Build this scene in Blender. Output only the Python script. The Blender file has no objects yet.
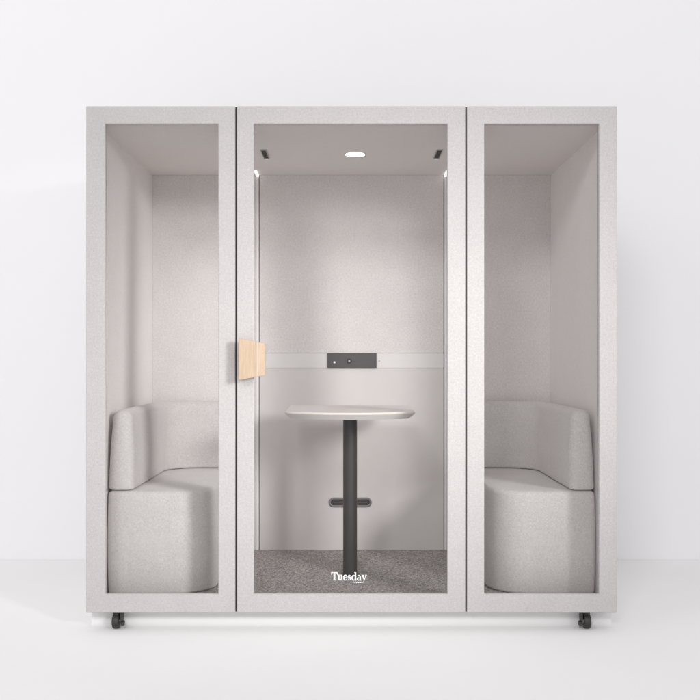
import bpy, bmesh, math, random
from mathutils import Vector
R = math.radians
S = bpy.context.scene
COL = S.collection
random.seed(4)

# ------------------------------------------------------------------ geometry of the shot
D = 4.25            # camera to booth front (m)
CAMZ = 1.186
PXM = 230.0         # photo pixels per metre in the front plane
VX, VY = 351.5, 358.0
def X(px, d=0.0): return (px - VX) / PXM * (D + d) / D
def Z(py, d=0.0): return CAMZ - (py - VY) / PXM * (D + d) / D

# ------------------------------------------------------------------ materials
def nodes_of(name):
    m = bpy.data.materials.new(name); m.use_nodes = True
    nt = m.node_tree; nt.nodes.clear()
    out = nt.nodes.new('ShaderNodeOutputMaterial')
    b = nt.nodes.new('ShaderNodeBsdfPrincipled')
    nt.links.new(b.outputs[0], out.inputs[0])
    return m, nt, b, out

def noise(nt, scale, detail=4.0, rough=0.6, vec=None, stretch=None):
    tc = nt.nodes.new('ShaderNodeTexCoord')
    src = tc.outputs['Object']
    if stretch:
        mp = nt.nodes.new('ShaderNodeMapping'); mp.inputs['Scale'].default_value = stretch
        nt.links.new(src, mp.inputs[0]); src = mp.outputs[0]
    n = nt.nodes.new('ShaderNodeTexNoise')
    n.inputs['Scale'].default_value = scale
    n.inputs['Detail'].default_value = detail
    n.inputs['Roughness'].default_value = rough
    nt.links.new(src, n.inputs['Vector'])
    return n.outputs['Fac']

def ramp(nt, fac, stops):
    r = nt.nodes.new('ShaderNodeValToRGB')
    e = r.color_ramp.elements
    while len(e) < len(stops): e.new(0.5)
    for el, (p, c) in zip(e, stops):
        el.position = p; el.color = (*c, 1)
    nt.links.new(fac, r.inputs[0])
    return r.outputs[0]

def mixc(nt, a, b, fac, mode='MIX'):
    m = nt.nodes.new('ShaderNodeMix'); m.data_type = 'RGBA'; m.blend_type = mode
    for sock, v in ((m.inputs[0], fac), (m.inputs[6], a), (m.inputs[7], b)):
        if hasattr(v, 'is_output'): nt.links.new(v, sock)
        elif isinstance(v, tuple): sock.default_value = (*v, 1)
        else: sock.default_value = v
    return m.outputs[2]

def bump(nt, b, fac, strength, dist):
    n = nt.nodes.new('ShaderNodeBump')
    n.inputs['Strength'].default_value = strength
    n.inputs['Distance'].default_value = dist
    nt.links.new(fac, n.inputs['Height'])
    nt.links.new(n.outputs[0], b.inputs['Normal'])

def scl(c, k): return tuple(v * k for v in c)

def felt(name, c, grain=1.0, sheen=0.15, fine=330, coarse=95, soft=0.0):
    m, nt, b, _ = nodes_of(name)
    f1 = noise(nt, fine, 3, 0.65)
    f2 = noise(nt, coarse, 5, 0.7)
    f3 = noise(nt, 9, 4, 0.55)
    g = 0.16 * grain
    c1 = ramp(nt, f1, [(0.30, scl(c, 1 - g)), (0.70, scl(c, 1 + g * .75))])
    c2 = ramp(nt, f2, [(0.32, (1 - .8 * g,) * 3), (0.68, (1.0,) * 3)])
    c3 = ramp(nt, f3, [(0.3, (1 - .22 * g,) * 3), (0.7, (1.0,) * 3)])
    x = mixc(nt, c1, c2, 1.0, 'MULTIPLY')
    x = mixc(nt, x, c3, 1.0, 'MULTIPLY')
    nt.links.new(x, b.inputs['Base Color'])
    b.inputs['Roughness'].default_value = 0.95
    b.inputs['Specular IOR Level'].default_value = 0.15
    b.inputs['Sheen Weight'].default_value = sheen
    b.inputs['Sheen Roughness'].default_value = 0.6
    if soft:
        mm = nt.nodes.new('ShaderNodeMath'); mm.operation = 'MULTIPLY_ADD'; mm.inputs[1].default_value = soft
        nt.links.new(noise(nt, 7, 2, 0.5), mm.inputs[0]); nt.links.new(f1, mm.inputs[2])
        bump(nt, b, mm.outputs[0], 0.4, 0.002)
    else:
        bump(nt, b, f1, 0.28, 0.002)
    return m

def plain(name, c, rough=0.5, spec=0.5, var=0.03, scale=40, bstr=0.0, metal=0.0, stretch=None):
    m, nt, b, _ = nodes_of(name)
    f = noise(nt, scale, 5, 0.6, stretch=stretch)
    nt.links.new(ramp(nt, f, [(0.3, scl(c, 1 - var)), (0.7, scl(c, 1 + var))]), b.inputs['Base Color'])
    b.inputs['Roughness'].default_value = rough
    b.inputs['Specular IOR Level'].default_value = spec
    b.inputs['Metallic'].default_value = metal
    if bstr: bump(nt, b, f, bstr, 0.001)
    return m

M = {}
FELT = (0.575, 0.552, 0.546)
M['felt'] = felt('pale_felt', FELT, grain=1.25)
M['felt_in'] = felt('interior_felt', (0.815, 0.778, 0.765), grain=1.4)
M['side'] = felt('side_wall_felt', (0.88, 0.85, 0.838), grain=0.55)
M['sofa'] = felt('sofa_wool', (0.695, 0.662, 0.650), grain=1.35, sheen=0.25, fine=400, coarse=110, soft=6.0)
M['ceil'] = plain('ceiling_board', (0.80, 0.765, 0.75), 0.85, 0.2, 0.02, 60, 0.05)
M['laminate'] = plain('grey_laminate', (0.675, 0.642, 0.63), 0.45, 0.35, 0.012, 15)
M['band'] = plain('rail_laminate', (0.73, 0.712, 0.705), 0.35, 0.5, 0.012, 20, stretch=(1, 1, 12))
M['white'] = plain('white_trim', (0.82, 0.81, 0.81), 0.35, 0.5, 0.01, 30)
M['table'] = plain('table_laminate', (0.80, 0.77, 0.748), 0.4, 0.45, 0.012, 30)
M['ply'] = plain('plywood_edge', (0.70, 0.63, 0.565), 0.6, 0.3, 0.06, 30, stretch=(2, 2, 90))
M['dark'] = plain('charcoal_panel', (0.085, 0.080, 0.080), 0.5, 0.4, 0.04, 120)
M['leg'] = plain('black_powder_coat', (0.046, 0.039, 0.037), 0.45, 0.5, 0.06, 500, 0.05)
M['rim'] = plain('grey_rim', (0.22, 0.205, 0.20), 0.55, 0.35, 0.03, 120)
M['gasket'] = plain('dark_gasket', (0.05, 0.047, 0.045), 0.8, 0.2, 0.05, 80)
M['rubber'] = plain('black_rubber', (0.035, 0.032, 0.031), 0.5, 0.45, 0.15, 200, 0.1)
M['steel'] = plain('brushed_steel', (0.45, 0.44, 0.43), 0.35, 0.5, 0.05, 200, metal=1.0)
M['wall'] = plain('studio_wall', (0.860, 0.854, 0.868), 0.9, 0.15, 0.004, 3)
M['floor'] = plain('studio_floor', (0.868, 0.861, 0.861), 0.75, 0.2, 0.005, 3)
M['gap_fill'] = plain('white_gap_fill', (0.78, 0.775, 0.775), 0.7, 0.2, 0.005, 20)  # for the added block that keeps the gap under the booth bright
M['vinyl'] = plain('white_vinyl', (0.93, 0.93, 0.93), 0.5, 0.3, 0.0, 20)

def carpet():
    m, nt, b, _ = nodes_of('loop_carpet')
    f1 = noise(nt, 150, 2, 0.65)
    f2 = noise(nt, 60, 4, 0.7)
    f3 = noise(nt, 12, 3, 0.5)
    c1 = ramp(nt, f1, [(0.30, (0.16, 0.145, 0.137)), (0.5, (0.50, 0.465, 0.45)), (0.70, (0.95, 0.90, 0.87))])
    c2 = ramp(nt, f2, [(0.3, (0.62,) * 3), (0.7, (1.0,) * 3)])
    c3 = ramp(nt, f3, [(0.3, (0.9,) * 3), (0.7, (1.0,) * 3)])
    x = mixc(nt, mixc(nt, c1, c2, 1.0, 'MULTIPLY'), c3, 1.0, 'MULTIPLY')
    nt.links.new(x, b.inputs['Base Color'])
    b.inputs['Roughness'].default_value = 1.0
    b.inputs['Specular IOR Level'].default_value = 0.05
    bump(nt, b, f1, 0.6, 0.005)
    return m
M['carpet'] = carpet()

def wood():
    m, nt, b, _ = nodes_of('pale_maple')
    f1 = noise(nt, 14, 6, 0.6, stretch=(9, 3, 0.7))
    f2 = noise(nt, 60, 4, 0.6, stretch=(8, 3, 0.5))
    c = ramp(nt, f1, [(0.3, (0.455, 0.325, 0.22)), (0.55, (0.51, 0.38, 0.27)), (0.75, (0.545, 0.42, 0.31))])
    c2 = ramp(nt, f2, [(0.3, (0.90, 0.88, 0.85)), (0.6, (1.0,) * 3)])
    nt.links.new(mixc(nt, c, c2, 1.0, 'MULTIPLY'), b.inputs['Base Color'])
    b.inputs['Roughness'].default_value = 0.5
    bump(nt, b, f2, 0.1, 0.001)
    return m
M['wood'] = wood()
M['rib'] = plain('pale_rib', (0.50, 0.415, 0.335), 0.5, 0.4, 0.04, 40, stretch=(8, 3, 0.7))

def glass():
    m, nt, b, out = nodes_of('clear_glass')
    nt.nodes.remove(b)
    t = nt.nodes.new('ShaderNodeBsdfTransparent'); t.inputs[0].default_value = (0.985, 0.985, 0.985, 1)
    g = nt.nodes.new('ShaderNodeBsdfGlossy'); g.inputs['Roughness'].default_value = 0.02
    fr = nt.nodes.new('ShaderNodeFresnel'); fr.inputs[0].default_value = 1.25
    mx = nt.nodes.new('ShaderNodeMixShader')
    nt.links.new(fr.outputs[0], mx.inputs[0])
    nt.links.new(t.outputs[0], mx.inputs[1]); nt.links.new(g.outputs[0], mx.inputs[2])
    nt.links.new(mx.outputs[0], out.inputs[0])
    return m
M['glass'] = glass()

def emit(name, c, s):
    m, nt, b, out = nodes_of(name)
    b.inputs['Base Color'].default_value = (0.9, 0.9, 0.9, 1)
    b.inputs['Emission Color'].default_value = (*c, 1)
    b.inputs['Emission Strength'].default_value = s
    return m
M['lamp'] = emit('lamp_diffuser', (1.0, 0.97, 0.95), 25.0)
M['tip'] = emit('dim_tip', (1.0, 0.98, 0.95), 0.25)
M['strip_glow'] = emit('glowing_strip', (1.0, 0.98, 0.95), 0.9)  # emissive finish for the bright seam ends

# ------------------------------------------------------------------ helpers
def thing(name, label, cat, loc, group=None):
    o = bpy.data.objects.new(name, None); COL.objects.link(o)
    o.empty_display_size = 0.1
    o.location = loc; o['label'] = label; o['category'] = cat
    if group: o['group'] = group
    return o

def root_loc(o):
    v = Vector((0, 0, 0))
    while o is not None:
        v = v + o.location; o = o.parent
    return v

def obj(name, bm, mat, parent=None, smooth=False, bevel=0.0, segs=2, angle=40, kind=None):
    """all coordinates are world metres; the mesh becomes ONE object under its parent"""
    bmesh.ops.recalc_face_normals(bm, faces=bm.faces)
    me = bpy.data.meshes.new(name); bm.to_mesh(me); bm.free()
    mats = mat if isinstance(mat, (list, tuple)) else [mat]
    for k in mats: me.materials.append(M[k])
    if smooth:
        for p in me.polygons: p.use_smooth = True
    o = bpy.data.objects.new(name, me); COL.objects.link(o)
    if parent is not None:
        o.parent = parent; o.location = -root_loc(parent)
    if bevel:
        b = o.modifiers.new('bevel', 'BEVEL'); b.width = bevel; b.segments = segs
        b.limit_method = 'ANGLE'; b.angle_limit = R(angle)
        b.harden_normals = False
        for p in me.polygons: p.use_smooth = True
        w = o.modifiers.new('wn', 'WEIGHTED_NORMAL'); w.keep_sharp = False; w.weight = 80
    if kind: o['kind'] = kind
    return o

def box(bm, x0, x1, y0, y1, z0, z1):
    vs = [bm.verts.new((x, y, z)) for z in (z0, z1) for y in (y0, y1) for x in (x0, x1)]
    for f in ((0, 2, 3, 1), (4, 5, 7, 6), (0, 1, 5, 4), (2, 6, 7, 3), (0, 4, 6, 2), (1, 3, 7, 5)):
        bm.faces.new([vs[i] for i in f])
    return vs

def boxbm(*a):
    bm = bmesh.new(); box(bm, *a); return bm

def prism(bm, pts, a0, a1, axis='z'):
    """closed outline pts (2D) pushed from a0 to a1 along an axis"""
    def mk(p, a):
        return {'z': (p[0], p[1], a), 'y': (p[0], a, p[1]), 'x': (a, p[0], p[1])}[axis]
    lo = [bm.verts.new(mk(p, a0)) for p in pts]
    hi = [bm.verts.new(mk(p, a1)) for p in pts]
    n = len(pts)
    bm.faces.new(lo); bm.faces.new(hi)
    for i in range(n):
        bm.faces.new((lo[i], lo[(i + 1) % n], hi[(i + 1) % n], hi[i]))
    return lo, hi

def frame_bm(ox0, ox1, oz0, oz1, ix0, ix1, iz0, iz1, y0, y1):
    bm = bmesh.new()
    def ring(x0, x1, z0, z1, y): return [bm.verts.new(p) for p in ((x0, y, z0), (x1, y, z0), (x1, y, z1), (x0, y, z1))]
    a, b = ring(ox0, ox1, oz0, oz1, y0), ring(ix0, ix1, iz0, iz1, y0)
    c, d = ring(ox0, ox1, oz0, oz1, y1), ring(ix0, ix1, iz0, iz1, y1)
    for i in range(4):
        j = (i + 1) % 4
        bm.faces.new((a[i], a[j], b[j], b[i])); bm.faces.new((c[j], c[i], d[i], d[j]))
        bm.faces.new((a[j], a[i], c[i], c[j])); bm.faces.new((b[i], b[j], d[j], d[i]))
    return bm

def cyl(bm, c, r, h, axis='z', n=32, r2=None):
    pts0 = []; r2 = r if r2 is None else r2
    def mk(a, rr, t):
        u, v = rr * math.cos(a), rr * math.sin(a)
        return {'z': (c[0] + u, c[1] + v, c[2] + t), 'y': (c[0] + u, c[1] + t, c[2] + v), 'x': (c[0] + t, c[1] + u, c[2] + v)}[axis]
    A = [2 * math.pi * i / n for i in range(n)]
    lo = [bm.verts.new(mk(a, r, 0)) for a in A]; hi = [bm.verts.new(mk(a, r2, h)) for a in A]
    bm.faces.new(lo); bm.faces.new(hi)
    for i in range(n):
        bm.faces.new((lo[i], lo[(i + 1) % n], hi[(i + 1) % n], hi[i]))

def arc(cx, cy, r, a0, a1, n=10):
    return [(cx + r * math.cos(R(a0 + (a1 - a0) * i / n)), cy + r * math.sin(R(a0 + (a1 - a0) * i / n))) for i in range(n + 1)]

# ------------------------------------------------------------------ the studio
WALLY = 1.49
bm = bmesh.new(); box(bm, -14, 14, WALLY - 14.0 - 0.0, WALLY, -0.1, 0.0)
obj('floor', bm, 'floor', kind='structure')
bm = bmesh.new(); box(bm, -14, 14, WALLY + 0.002, WALLY + 0.12, -0.1, 9.0)
obj('wall', bm, 'wall', kind='structure')

# ------------------------------------------------------------------ the booth
FX0, FX1 = X(86), X(617)
BZ, TZ = Z(613), Z(106)
SX = 1.110                     # inner face of the side walls
CZ, GZ = 2.206, 0.116          # ceiling and carpet
DB = 1.20                      # back wall
SEAM = 0.513
booth = thing('meeting_booth', 'pale grey felt meeting booth with three glazed bays, standing on small black casters',
              'booth', (0, 0.65, 0))
FT = 0.034                     # front frame thickness
OZ0, OZ1 = Z(594.3), Z(123.8)

def pane(x0, x1, parent):
    obj('glass_pane', boxbm(x0 + 0.001, x1 - 0.001, 0.014, 0.022, OZ0 + 0.001, OZ1 - 0.001), 'glass', parent)

lf = obj('front_frame', frame_bm(FX0, X(235.2), BZ, TZ, X(105.2), X(218.3), OZ0, OZ1, 0, FT), 'felt', booth, bevel=0.004)
pane(X(105.2), X(218.3), lf)
rf = obj('front_frame', frame_bm(X(467.0), FX1, BZ, TZ, X(484.3), X(599.3), OZ0, OZ1, 0, FT), 'felt', booth, bevel=0.004)
pane(X(484.3), X(599.3), rf)
DX0, DX1 = X(253.7), X(447.5)
door = obj('door', frame_bm(X(236.9), X(465.4), BZ, TZ, DX0, DX1, OZ0, OZ1, 0, FT), 'felt', booth, bevel=0.004)
pane(DX0, DX1, door)
for x0, x1 in ((X(235.2), X(236.9)), (X(465.4), X(467.0))):
    obj('gasket', boxbm(x0, x1, 0.009, FT, BZ + 0.004, TZ - 0.002), 'gasket', booth)

# shell
for s in (-1, 1):
    xa, xb = sorted((s * SX, s * 1.1535))
    obj('side_wall', boxbm(xa, xb, FT, 1.27, BZ + 0.001, TZ - 0.001), 'side', booth)
obj('ceiling', boxbm(-SX, SX, FT, 1.27, CZ, TZ - 0.002), 'ceil', booth)
obj('base', boxbm(-SX, SX, FT, 1.27, BZ + 0.001, GZ - 0.012), 'felt', booth)
obj('carpet', boxbm(-SX, SX, FT, DB + 0.012, GZ - 0.012, GZ), 'carpet', booth)
obj('backing_board', boxbm(-SX, SX, DB + 0.025, 1.27, GZ - 0.012, CZ), 'gasket', booth)
for s in (-1, 1):
    xa, xb = sorted((s * (SEAM + 0.003), s * SX))
    obj('back_panel', boxbm(xa, xb, DB, DB + 0.025, GZ, CZ), 'felt_in', booth, bevel=0.002)
bz0, bz1 = Z(368, DB), Z(353.3, DB)
obj('back_panel', boxbm(-SEAM, SEAM, DB, DB + 0.025, bz1 + 0.0015, CZ), 'felt_in', booth, bevel=0.002)
obj('lower_panel', boxbm(-SEAM, SEAM, DB - 0.001, DB + 0.025, GZ, bz0 - 0.0015), 'laminate', booth, bevel=0.0015)
obj('cable_rail', boxbm(-SEAM, SEAM, DB - 0.006, DB + 0.02, bz0, bz1), 'band', booth, bevel=0.002)
for s in (-1, 1):
    xa, xb = sorted((s * (SEAM + 0.006), s * (SEAM + 0.018)))
    tr = obj('seam_trim', boxbm(xa, xb, DB - 0.008, DB, GZ, CZ - 0.02), 'white', booth, bevel=0.003)
    # short strip given emission for the bright spot where seam meets ceiling
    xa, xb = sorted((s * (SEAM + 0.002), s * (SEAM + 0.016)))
    obj('bright_strip', boxbm(xa, xb, 1.06, DB - 0.004, CZ - 0.012, CZ), 'strip_glow', booth, bevel=0.003)

# socket module
sock = obj('socket_module', boxbm(X(327.5, DB), X(376.5, DB), DB - 0.016, DB - 0.006, Z(368.2, DB), Z(353.2, DB)), 'dark', booth, bevel=0.002)
ym = DB - 0.016
bm = bmesh.new(); cyl(bm, (X(349.3, DB), ym - 0.004, Z(361, DB)), 0.0145, 0.004, 'y', 32)
sw = obj('dial', bm, 'rubber', sock, bevel=0.001)
bm = bmesh.new(); cyl(bm, (X(349.3, DB), ym - 0.006, Z(361, DB)), 0.0055, 0.002, 'y', 24)
obj('dial_cap', bm, 'steel', sock)
bm = bmesh.new(); cyl(bm, (X(334.5, DB), ym - 0.003, Z(362.3, DB)), 0.006, 0.003, 'y', 24)
obj('button', bm, 'white', sock)
bm = bmesh.new(); cyl(bm, (X(379.3, DB), DB - 0.008, Z(361, DB)), 0.004, 0.002, 'y', 20)
obj('screw', bm, 'steel', booth)

# pill-shaped recess low on the back wall
def pill(cx, cz, w, h, n=10):
    r = h / 2
    return arc(cx + w / 2 - r, cz, r, -90, 90, n) + arc(cx - w / 2 + r, cz, r, 90, 270, n)
SLX, SLZ = (X(329.3, DB) + X(371.2, DB)) / 2, Z(502.3, DB)
bm = bmesh.new()
o_, i_ = pill(SLX, SLZ, 0.240, 0.054), pill(SLX, SLZ, 0.218, 0.032)
n = len(o_)
rows = []
for pts, y in ((o_, DB - 0.001), (o_, DB - 0.006), (i_, DB - 0.006), (i_, DB - 0.002)):
    rows.append([bm.verts.new((p[0], y, p[1])) for p in pts])
for a, b in zip(rows, rows[1:]):
    for i in range(n): bm.faces.new((a[i], a[(i + 1) % n], b[(i + 1) % n], b[i]))
slot = obj('pull_slot', bm, 'rim', booth, smooth=True)
bm = bmesh.new(); prism(bm, pill(SLX, SLZ, 0.2175, 0.0315), DB - 0.0035, DB - 0.0015, 'y')
obj('slot_lining', bm, 'rubber', slot)
bm = bmesh.new(); box(bm, SLX - 0.095, SLX + 0.095, DB - 0.006, DB - 0.0035, SLZ - 0.004, SLZ + 0.003)
obj('slot_lip', bm, 'dark', slot, bevel=0.001)

# ceiling lamp and the two small ceiling vents
lx, ly = 0.018, 0.63
bm = bmesh.new()
prof = [(0.058, CZ), (0.057, CZ - 0.004), (0.049, CZ - 0.006), (0.046, CZ - 0.003)]
rows = [[bm.verts.new((lx + r * math.cos(a), ly + r * math.sin(a), z)) for a in [2 * math.pi * i / 40 for i in range(40)]] for r, z in prof]
for a, b in zip(rows, rows[1:]):
    for i in range(40): bm.faces.new((a[i], a[(i + 1) % 40], b[(i + 1) % 40], b[i]))
dl = obj('ceiling_lamp', bm, 'white', booth, smooth=True)
bm = bmesh.new(); cyl(bm, (lx, ly, CZ - 0.005), 0.0465, 0.004, 'z', 40)
obj('diffuser', bm, 'lamp', dl)
for s in (-1, 1):
    vx = s * 0.432
    bm = frame_bm(vx - 0.015, vx + 0.015, 0.53, 0.73, vx - 0.011, vx + 0.011, 0.536, 0.724, 0, 1)
    for v in bm.verts: v.co = Vector((v.co.x, v.co.z, CZ - 0.005 if v.co.y < .5 else CZ))
    vt = obj('ceiling_vent', bm, 'steel', booth)
    bm = boxbm(vx - 0.0108, vx + 0.0108, 0.5362, 0.7238, CZ - 0.002, CZ + 0.001)
    obj('grille', bm, 'gasket', vt)
    bm = bmesh.new(); cyl(bm, (vx, 0.733, CZ - 0.006), 0.009, 0.006, 'z', 20)
    obj('vent_tip', bm, 'tip', vt)  # pale vent end, given faint emission

# pale block added under the booth, standing in for bright unshaded floor
bm = bmesh.new()
pl = [(1.22, -0.01), (1.22, BZ + 0.001), (0.078, BZ + 0.001)]
pl += arc(0.046, 0.0325, 0.032, 0, -90, 8) + [(0.046, -0.01)]      # a small cove runs out onto the floor
prism(bm, pl, -1.15, 1.15, 'x')
obj('gap_fill', bm, 'gap_fill', booth)

# casters
def caster(s):
    cx = s * 1.032; cy = 0.042; r = 0.0315
    # body: forked housing with stem
    bm = bmesh.new()
    box(bm, cx - s * 0.0 - 0.012, cx + 0.012, cy - 0.012, cy + 0.02, 0.056, BZ + 0.001)
    inner = cx - s * 0.021
    pts = [(cy - 0.024, 0.036), (cy - 0.016, 0.022), (cy + 0.016, 0.022), (cy + 0.026, 0.044), (cy + 0.024, BZ), (cy - 0.022, BZ)]
    xa, xb = sorted((inner, inner - s * 0.006))
    prism(bm, pts, xa, xb, 'x')
    c = obj('caster', bm, 'rubber', booth, bevel=0.0015)
    bm = bmesh.new()
    w = 0.032; n = 40
    prof = [(-w / 2, r - 0.008), (-w / 2 + 0.002, r - 0.003), (-w / 2 + 0.007, r), (w / 2 - 0.007, r), (w / 2 - 0.002, r - 0.003), (w / 2, r - 0.008)]
    rows = [[bm.verts.new((cx + t, cy + q * math.cos(a), r + q * math.sin(a))) for a in [2 * math.pi * i / n for i in range(n)]] for t, q in prof]
    for a, b in zip(rows, rows[1:]):
        for i in range(n): bm.faces.new((a[i], a[(i + 1) % n], b[(i + 1) % n], b[i]))
    bm.faces.new(rows[0]); bm.faces.new(rows[-1])
    obj('wheel', bm, 'rubber', c, smooth=True)
    bm = bmesh.new()
    xh = cx - s * 0.0185
    cyl(bm, (xh - 0.002, cy, r), 0.014, 0.004, 'x', 24)
    obj('hub', bm, 'steel', c)
    bm = bmesh.new()
    xa, xb = sorted((inner - s * 0.006, inner - s * 0.017))
    prism(bm, [(cy - 0.030, 0.016), (cy - 0.01, 0.012), (cy + 0.004, 0.024), (cy - 0.004, 0.036), (cy - 0.030, 0.033)], xa, xb, 'x')
    obj('brake_pedal', bm, 'rubber', c, bevel=0.003)
caster(-1); caster(1)

# wooden pull: a tapering slab standing off the door stile
hx0, hx1 = X(240.6), X(266.0)
def hz(x):
    t = (x - hx0) / (hx1 - hx0)
    return Z(379.8) + t * (Z(375.2) - Z(379.8)), Z(338.3) + t * (Z(343.6) - Z(338.3))
bm = bmesh.new()
secs = [(hx0, -0.070, -0.048), (X(248), -0.062, -0.040), (X(257.0), -0.052, -0.030), (X(257.6), -0.0555, -0.029), (X(259.4), -0.0525, -0.027), (X(260.0), -0.0475, -0.025), (hx1, -0.040, -0.020)]
rows = []
for x, yf, yb in secs:
    z0, z1 = hz(x)
    rows.append([bm.verts.new(p) for p in ((x, yf, z0), (x, yf, z1), (x, yb, z1), (x, yb, z0))])
for q, (a, b) in enumerate(zip(rows, rows[1:])):
    for i in range(4):
        f = bm.faces.new((a[i], a[(i + 1) % 4], b[(i + 1) % 4], b[i]))
        f.material_index = 1 if q == 3 else 0          # pale raised rib down the face
bm.faces.new(rows[0]); bm.faces.new(rows[-1])
box(bm, X(246), X(252.5), -0.030, 0.002, Z(372), Z(346))
obj('handle', bm, ['wood', 'rib'], door, bevel=0.0022, angle=50)

# ------------------------------------------------------------------ lettering on the door glass
def lettering():
    bm = bmesh.new()
    U = 0.0347; bx, bz = X(331.2), Z(581.0); k = [0]
    def P(x, z): return (bx + x * U, bz + z * 0.0357)
    def poly(pts):
        y = 0.0135 - 0.00004 * k[0]; k[0] += 1
        prism(bm, [P(*p) for p in pts], y - 0.0004, y, 'y')
    def rect(x0, x1, z0, z1): poly([(x0, z0), (x1, z0), (x1, z1), (x0, z1)])
    def stroke(pts, ws):
        L, Rr = [], []
        for i, (x, z) in enumerate(pts):
            a = pts[max(i - 1, 0)]; b = pts[min(i + 1, len(pts) - 1)]
            dx, dz = b[0] - a[0], b[1] - a[1]; l = math.hypot(dx, dz) or 1
            t = i / (len(pts) - 1) * (len(ws) - 1); j = min(int(t), len(ws) - 2)
            w = (ws[j] + (ws[j + 1] - ws[j]) * (t - j)) / 2
            L.append((x - dz / l * w, z + dx / l * w)); Rr.append((x + dz / l * w, z - dx / l * w))
        for i in range(len(pts) - 1):
            poly([L[i], L[i + 1], Rr[i + 1], Rr[i]])
    def el(cx, cz, rx, rz, a0, a1, n=16):
        return [(cx + rx * math.cos(R(a0 + (a1 - a0) * i / n)), cz + rz * math.sin(R(a0 + (a1 - a0) * i / n))) for i in range(n + 1)]
    o = 0.0                                                     # T
    rect(o + .29, o + .50, .05, .95); rect(o + .18, o + .61, 0, .06); rect(o, o + .80, .94, 1.0)
    poly([(o, .95), (o, .66), (o + .04, .66), (o + .18, .95)]); poly([(o + .80, .95), (o + .62, .95), (o + .76, .66), (o + .80, .66)])
    o = .80                                                     # u
    rect(o + .06, o + .23, .18, .64); rect(o, o + .23, .635, .69)
    stroke(el(o + .275, .20, .135, .16, 180, 340), [.17, .12, .07, .05])
    rect(o + .42, o + .59, .05, .64); rect(o + .36, o + .59, .635, .69); rect(o + .42, o + .67, 0, .055)
    o = 1.50                                                    # e
    stroke(el(o + .28, .345, .19, .315, 10, 325, 24), [.13, .07, .10, .17, .19, .15, .08, .05])
    rect(o + .12, o + .44, .34, .385)
    o = 2.06                                                    # s
    sp = [(.38, .50), (.36, .60), (.24, .655), (.12, .60), (.09, .50), (.16, .41), (.28, .33), (.37, .24), (.36, .12), (.25, .04), (.12, .06), (.06, .19)]
    stroke([(o + x, z) for x, z in sp], [.06, .05, .06, .12, .17, .19, .19, .16, .10, .06, .05, .06])
    o = 2.54                                                    # d
    stroke(el(o + .29, .335, .20, .305, 50, 320, 22), [.05, .07, .15, .18, .15, .07, .05])
    rect(o + .42, o + .59, .05, .96); rect(o + .35, o + .59, .945, 1.0); rect(o + .42, o + .66, 0, .055)
    o = 3.22                                                    # a
    stroke(el(o + .23, .50, .15, .155, 160, 0, 12), [.10, .06, .06, .12])
    rect(o + .33, o + .49, .06, .51); rect(o + .33, o + .57, 0, .06)
    stroke(el(o + .22, .19, .135, .155, 70, 320, 18), [.05, .12, .16, .14, .07, .05])
    o = 3.80                                                    # y
    poly([(o + .05, .66), (o + .24, .66), (o + .43, .10), (o + .32, -.02)])
    poly([(o + .53, .66), (o + .59, .66), (o + .30, -.14), (o + .25, -.10)])
    rect(o, o + .30, .635, .69); rect(o + .45, o + .68, .635, .69)
    stroke([(o + .28, -.10), (o + .22, -.21), (o + .12, -.23), (o + .09, -.16)], [.06, .06, .08, .10])
    # fine swash under the last letters
    stroke([(2.70, -.22), (2.82, -.17), (2.94, -.23), (3.06, -.17), (3.18, -.24), (3.30, -.18), (3.42, -.25), (3.54, -.19), (3.66, -.25), (3.80, -.22)], [.03, .07, .10, .11, .11, .11, .10, .09, .06])
    obj('lettering', bm, 'vinyl', door)
lettering()

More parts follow.
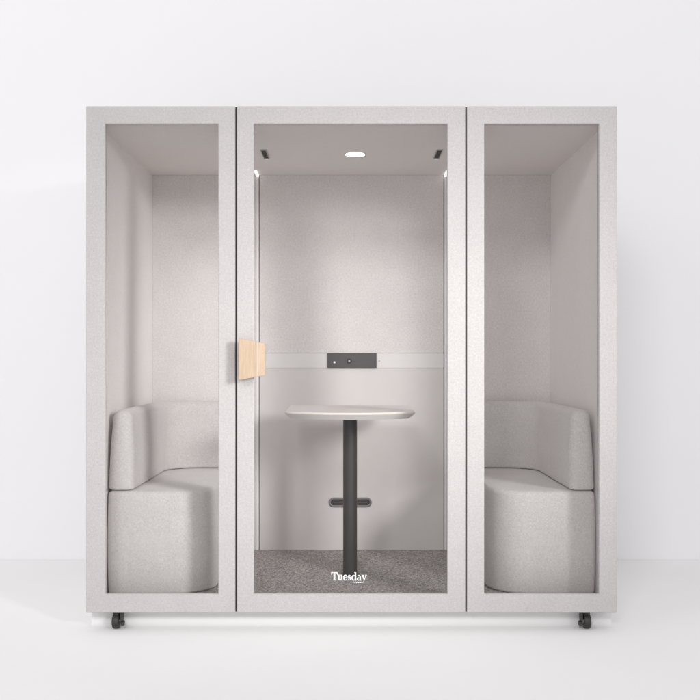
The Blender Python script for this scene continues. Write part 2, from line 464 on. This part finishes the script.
# ------------------------------------------------------------------ sofas
def sofa(s, label):
    y0, y1, zt = 0.16, 1.19, 0.585
    root = thing('corner_sofa', label, 'sofa', (s * 0.86, 0.7, GZ), 'grey corner sofas facing each other in the booth')
    xo, xi = 1.107, 0.622
    # seat block: plan outline with big rounded front corner
    rr = 0.19
    def seat_plan(i):
        p = arc(xo - 0.03, y0 + 0.03, 0.03 - i, 270, 360, 6)
        p += arc(xo - 0.03, y1 - 0.03, 0.03 - i, 0, 90, 6)
        p += arc(xi + 0.04, y1 - 0.04, 0.04 - i, 90, 180, 6)
        return p + arc(xi + rr, y0 + rr, rr - i, 180, 270, 20)
    # backrest: L-shaped cushion along the side wall and round the corner
    zb, zh = zt + 0.003, 0.950; th = 0.124
    yb = y1 - th                                     # inner face at the back
    xb = xo - th                                     # inner face at the side
    ri = 0.16
    def back_plan(i, tp=0.0):
        q = 0.040                                    # the cushion thins towards its top by tp on every side
        ox, oy, ix, iy, ex, ey = xo - tp * 1.15, y1 - tp * .6, xb + tp * .6, yb + tp, xi + tp * .5, y0 + tp * .5
        p = arc(ox - q, ey + q, q - i, 270, 360, 7)
        p += arc(ox - 0.05, oy - 0.05, 0.05 - i, 0, 90, 8)
        p += arc(ex + q, oy - q, q - i, 90, 180, 6)
        p += arc(ex + q, iy + q, q - i, 180, 270, 6)
        p += arc(ix - ri, iy - ri, ri + i, 90, 0, 16)
        return p + arc(ix + q, ey + q, q - i, 180, 270, 7)
    def cushion(name, plan, z0, z1, r0, r1, lean, puff):
        prof = []
        for q in range(5):
            a = R(90 * q / 4); prof.append((r0 * (1 - math.sin(a)), z0 + r0 * (1 - math.cos(a))))
        for q in range(1, 8):
            prof.append((0.0, z0 + r0 + (z1 - r1 - z0 - r0) * q / 8))
        for q in range(7):
            a = R(90 * q / 6); prof.append((r1 * (1 - math.cos(a)), z1 - r1 + r1 * math.sin(a)))
        bm = bmesh.new(); rows = []
        for i, z in prof:
            t = (z - z0) / (z1 - z0); row = []
            i2 = i - puff * math.sin(math.pi * t) + puff
            for x, y in (plan(i2, lean * t) if lean else plan(i2)):
                row.append(bm.verts.new((s * x, y, z)))
            rows.append(row)
        n = len(rows[0])
        for a, b in zip(rows, rows[1:]):
            for j in range(n): bm.faces.new((a[j], a[(j + 1) % n], b[(j + 1) % n], b[j]))
        bm.faces.new(rows[0]); bm.faces.new(rows[-1])
        return obj(name, bm, 'sofa', root, smooth=True)
    cushion('seat', seat_plan, GZ + 0.002, zt, 0.014, 0.022, 0.0, 0.005)
    cushion('backrest', back_plan, zb, zh, 0.012, 0.031, 0.019, 0.005)
    # thin dark sheet between seat and carpet
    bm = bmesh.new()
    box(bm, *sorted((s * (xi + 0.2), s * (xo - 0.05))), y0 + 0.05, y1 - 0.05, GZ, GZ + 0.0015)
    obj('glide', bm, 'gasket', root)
sofa(-1, 'grey wool corner sofa in the left bay, nearest the wooden door handle')
sofa(1, 'grey wool corner sofa in the right bay, far from the wooden door handle')

# ------------------------------------------------------------------ table
TX, TY = -0.007, 0.585
tab = thing('pedestal_table', 'pale bow-fronted table on one black round leg behind the glass door', 'table', (TX, TY, GZ))
tz = 0.936
def outline(ins):
    # back edge straight, bowed front, corners rounded
    hb, hf = 0.318 - ins, 0.303 - ins
    yb, yt, yf = 0.95 - ins, 0.315 + ins * .6, 0.205 + ins
    pts = []
    cr = 0.03
    pts += arc(hb - cr, yb - cr, cr, 0, 90, 6)
    pts += [(-x, y) for x, y in reversed(arc(hb - cr, yb - cr, cr, 0, 90, 6))]
    # front bow through (-hf, yt) (0, yf) (hf, yt)
    sag = yt - yf; rad = (hf * hf + sag * sag) / (2 * sag); cy = yf + rad
    a = math.degrees(math.asin(hf / rad))
    bow = arc(0, cy, rad, 270 - a, 270 + a, 28)
    # soften the two front tips
    left = [(-hf - 0.003, yt + 0.03), (-hf - 0.002, yt + 0.012)]
    right = [(hf + 0.002, yt + 0.012), (hf + 0.003, yt + 0.03)]
    pts += left + bow[1:-1] + right
    return [(TX + x, y) for x, y in pts]
bm = bmesh.new()
rows = []
for ins, z in ((0.004, tz), (0.0, tz - 0.004), (0.0, tz - 0.009), (0.028, tz - 0.034)):
    rows.append([bm.verts.new((x, y, z)) for x, y in outline(ins)])
n = len(rows[0])
bm.faces.new(rows[0]).material_index = 0
for q, (a, b) in enumerate(zip(rows, rows[1:])):
    for i in range(n):
        f = bm.faces.new((a[i], a[(i + 1) % n], b[(i + 1) % n], b[i])); f.material_index = 1 if q == 1 else 0
bm.faces.new(rows[-1])
obj('tabletop', bm, ['table', 'ply'], tab)
bm = bmesh.new(); cyl(bm, (TX, TY, GZ + 0.004), 0.0345, tz - 0.04 - GZ - 0.004, 'z', 48)
obj('leg', bm, 'leg', tab, bevel=0.001, angle=60)
bm = bmesh.new(); cyl(bm, (TX, TY, tz - 0.040), 0.12, 0.006, 'z', 40)
obj('mounting_plate', bm, 'leg', tab, bevel=0.001, angle=60)
bm = bmesh.new(); cyl(bm, (TX, TY, GZ), 0.047, 0.004, 'z', 48, r2=0.044)
obj('floor_flange', bm, 'leg', tab)

# ------------------------------------------------------------------ light
w = bpy.data.worlds.new('World'); S.world = w; w.use_nodes = True
bg = w.node_tree.nodes['Background']
bg.inputs[0].default_value = (1.0, 0.995, 1.0, 1); bg.inputs[1].default_value = 0.70

def aim(o, target):
    o.rotation_euler = (Vector(target) - o.location).to_track_quat('-Z', 'Y').to_euler()

def area(name, loc, target, sx, sy, power, col=(1, 1, 1), spread=180):
    l = bpy.data.lights.new(name, 'AREA'); l.shape = 'RECTANGLE'; l.size = sx; l.size_y = sy
    l.energy = power; l.color = col; l.spread = R(spread)
    o = bpy.data.objects.new(name, l); COL.objects.link(o); o.location = loc; aim(o, target)
    return o

# big frontal softbox far behind the camera
area('front_softbox', (-1.9, -9.0, 5.6), (0, 0, 1.1), 2.4, 1.6, 235)
# gridded key from the right, looking into the bays
k = bpy.data.lights.new('key_spot', 'SPOT'); k.energy = 930; k.spot_size = R(24.5); k.spot_blend = 0.45
k.shadow_soft_size = 0.62; k.color = (1.0, 0.985, 0.975)
ko = bpy.data.objects.new('key_spot', k); COL.objects.link(ko)
ko.location = (3.2, -4.05, 2.45); aim(ko, (-0.05, 0.2, 1.06))
# broad softbox from the left, throws the booth's soft shadow on the right
area('left_softbox', (-9.0, -6.5, 7.0), (0.6, 0.6, 0.6), 4.0, 4.0, 110)

# ------------------------------------------------------------------ camera
cam = bpy.data.cameras.new('Camera'); co = bpy.data.objects.new('Camera', cam); COL.objects.link(co)
co.location = (0, -D, CAMZ); co.rotation_euler = (R(90), 0, 0)
cam.sensor_width = 36; cam.lens = 36 * PXM * D / 700.0
cam.shift_x = -(VX - 350) / 700.0; cam.shift_y = (VY - 350) / 700.0
cam.clip_end = 200; cam.clip_start = 0.05
S.camera = co
S.render.resolution_x = S.render.resolution_y = 1024
S.view_settings.view_transform = 'Standard'; S.view_settings.look = 'None'
S.view_settings.exposure = 0.13; S.view_settings.gamma = 1
S.render.engine = 'CYCLES'
S.cycles.max_bounces = 16; S.cycles.diffuse_bounces = 10; S.cycles.transparent_max_bounces = 16
S.cycles.use_denoising = True
S.cycles.sample_clamp_indirect = 6
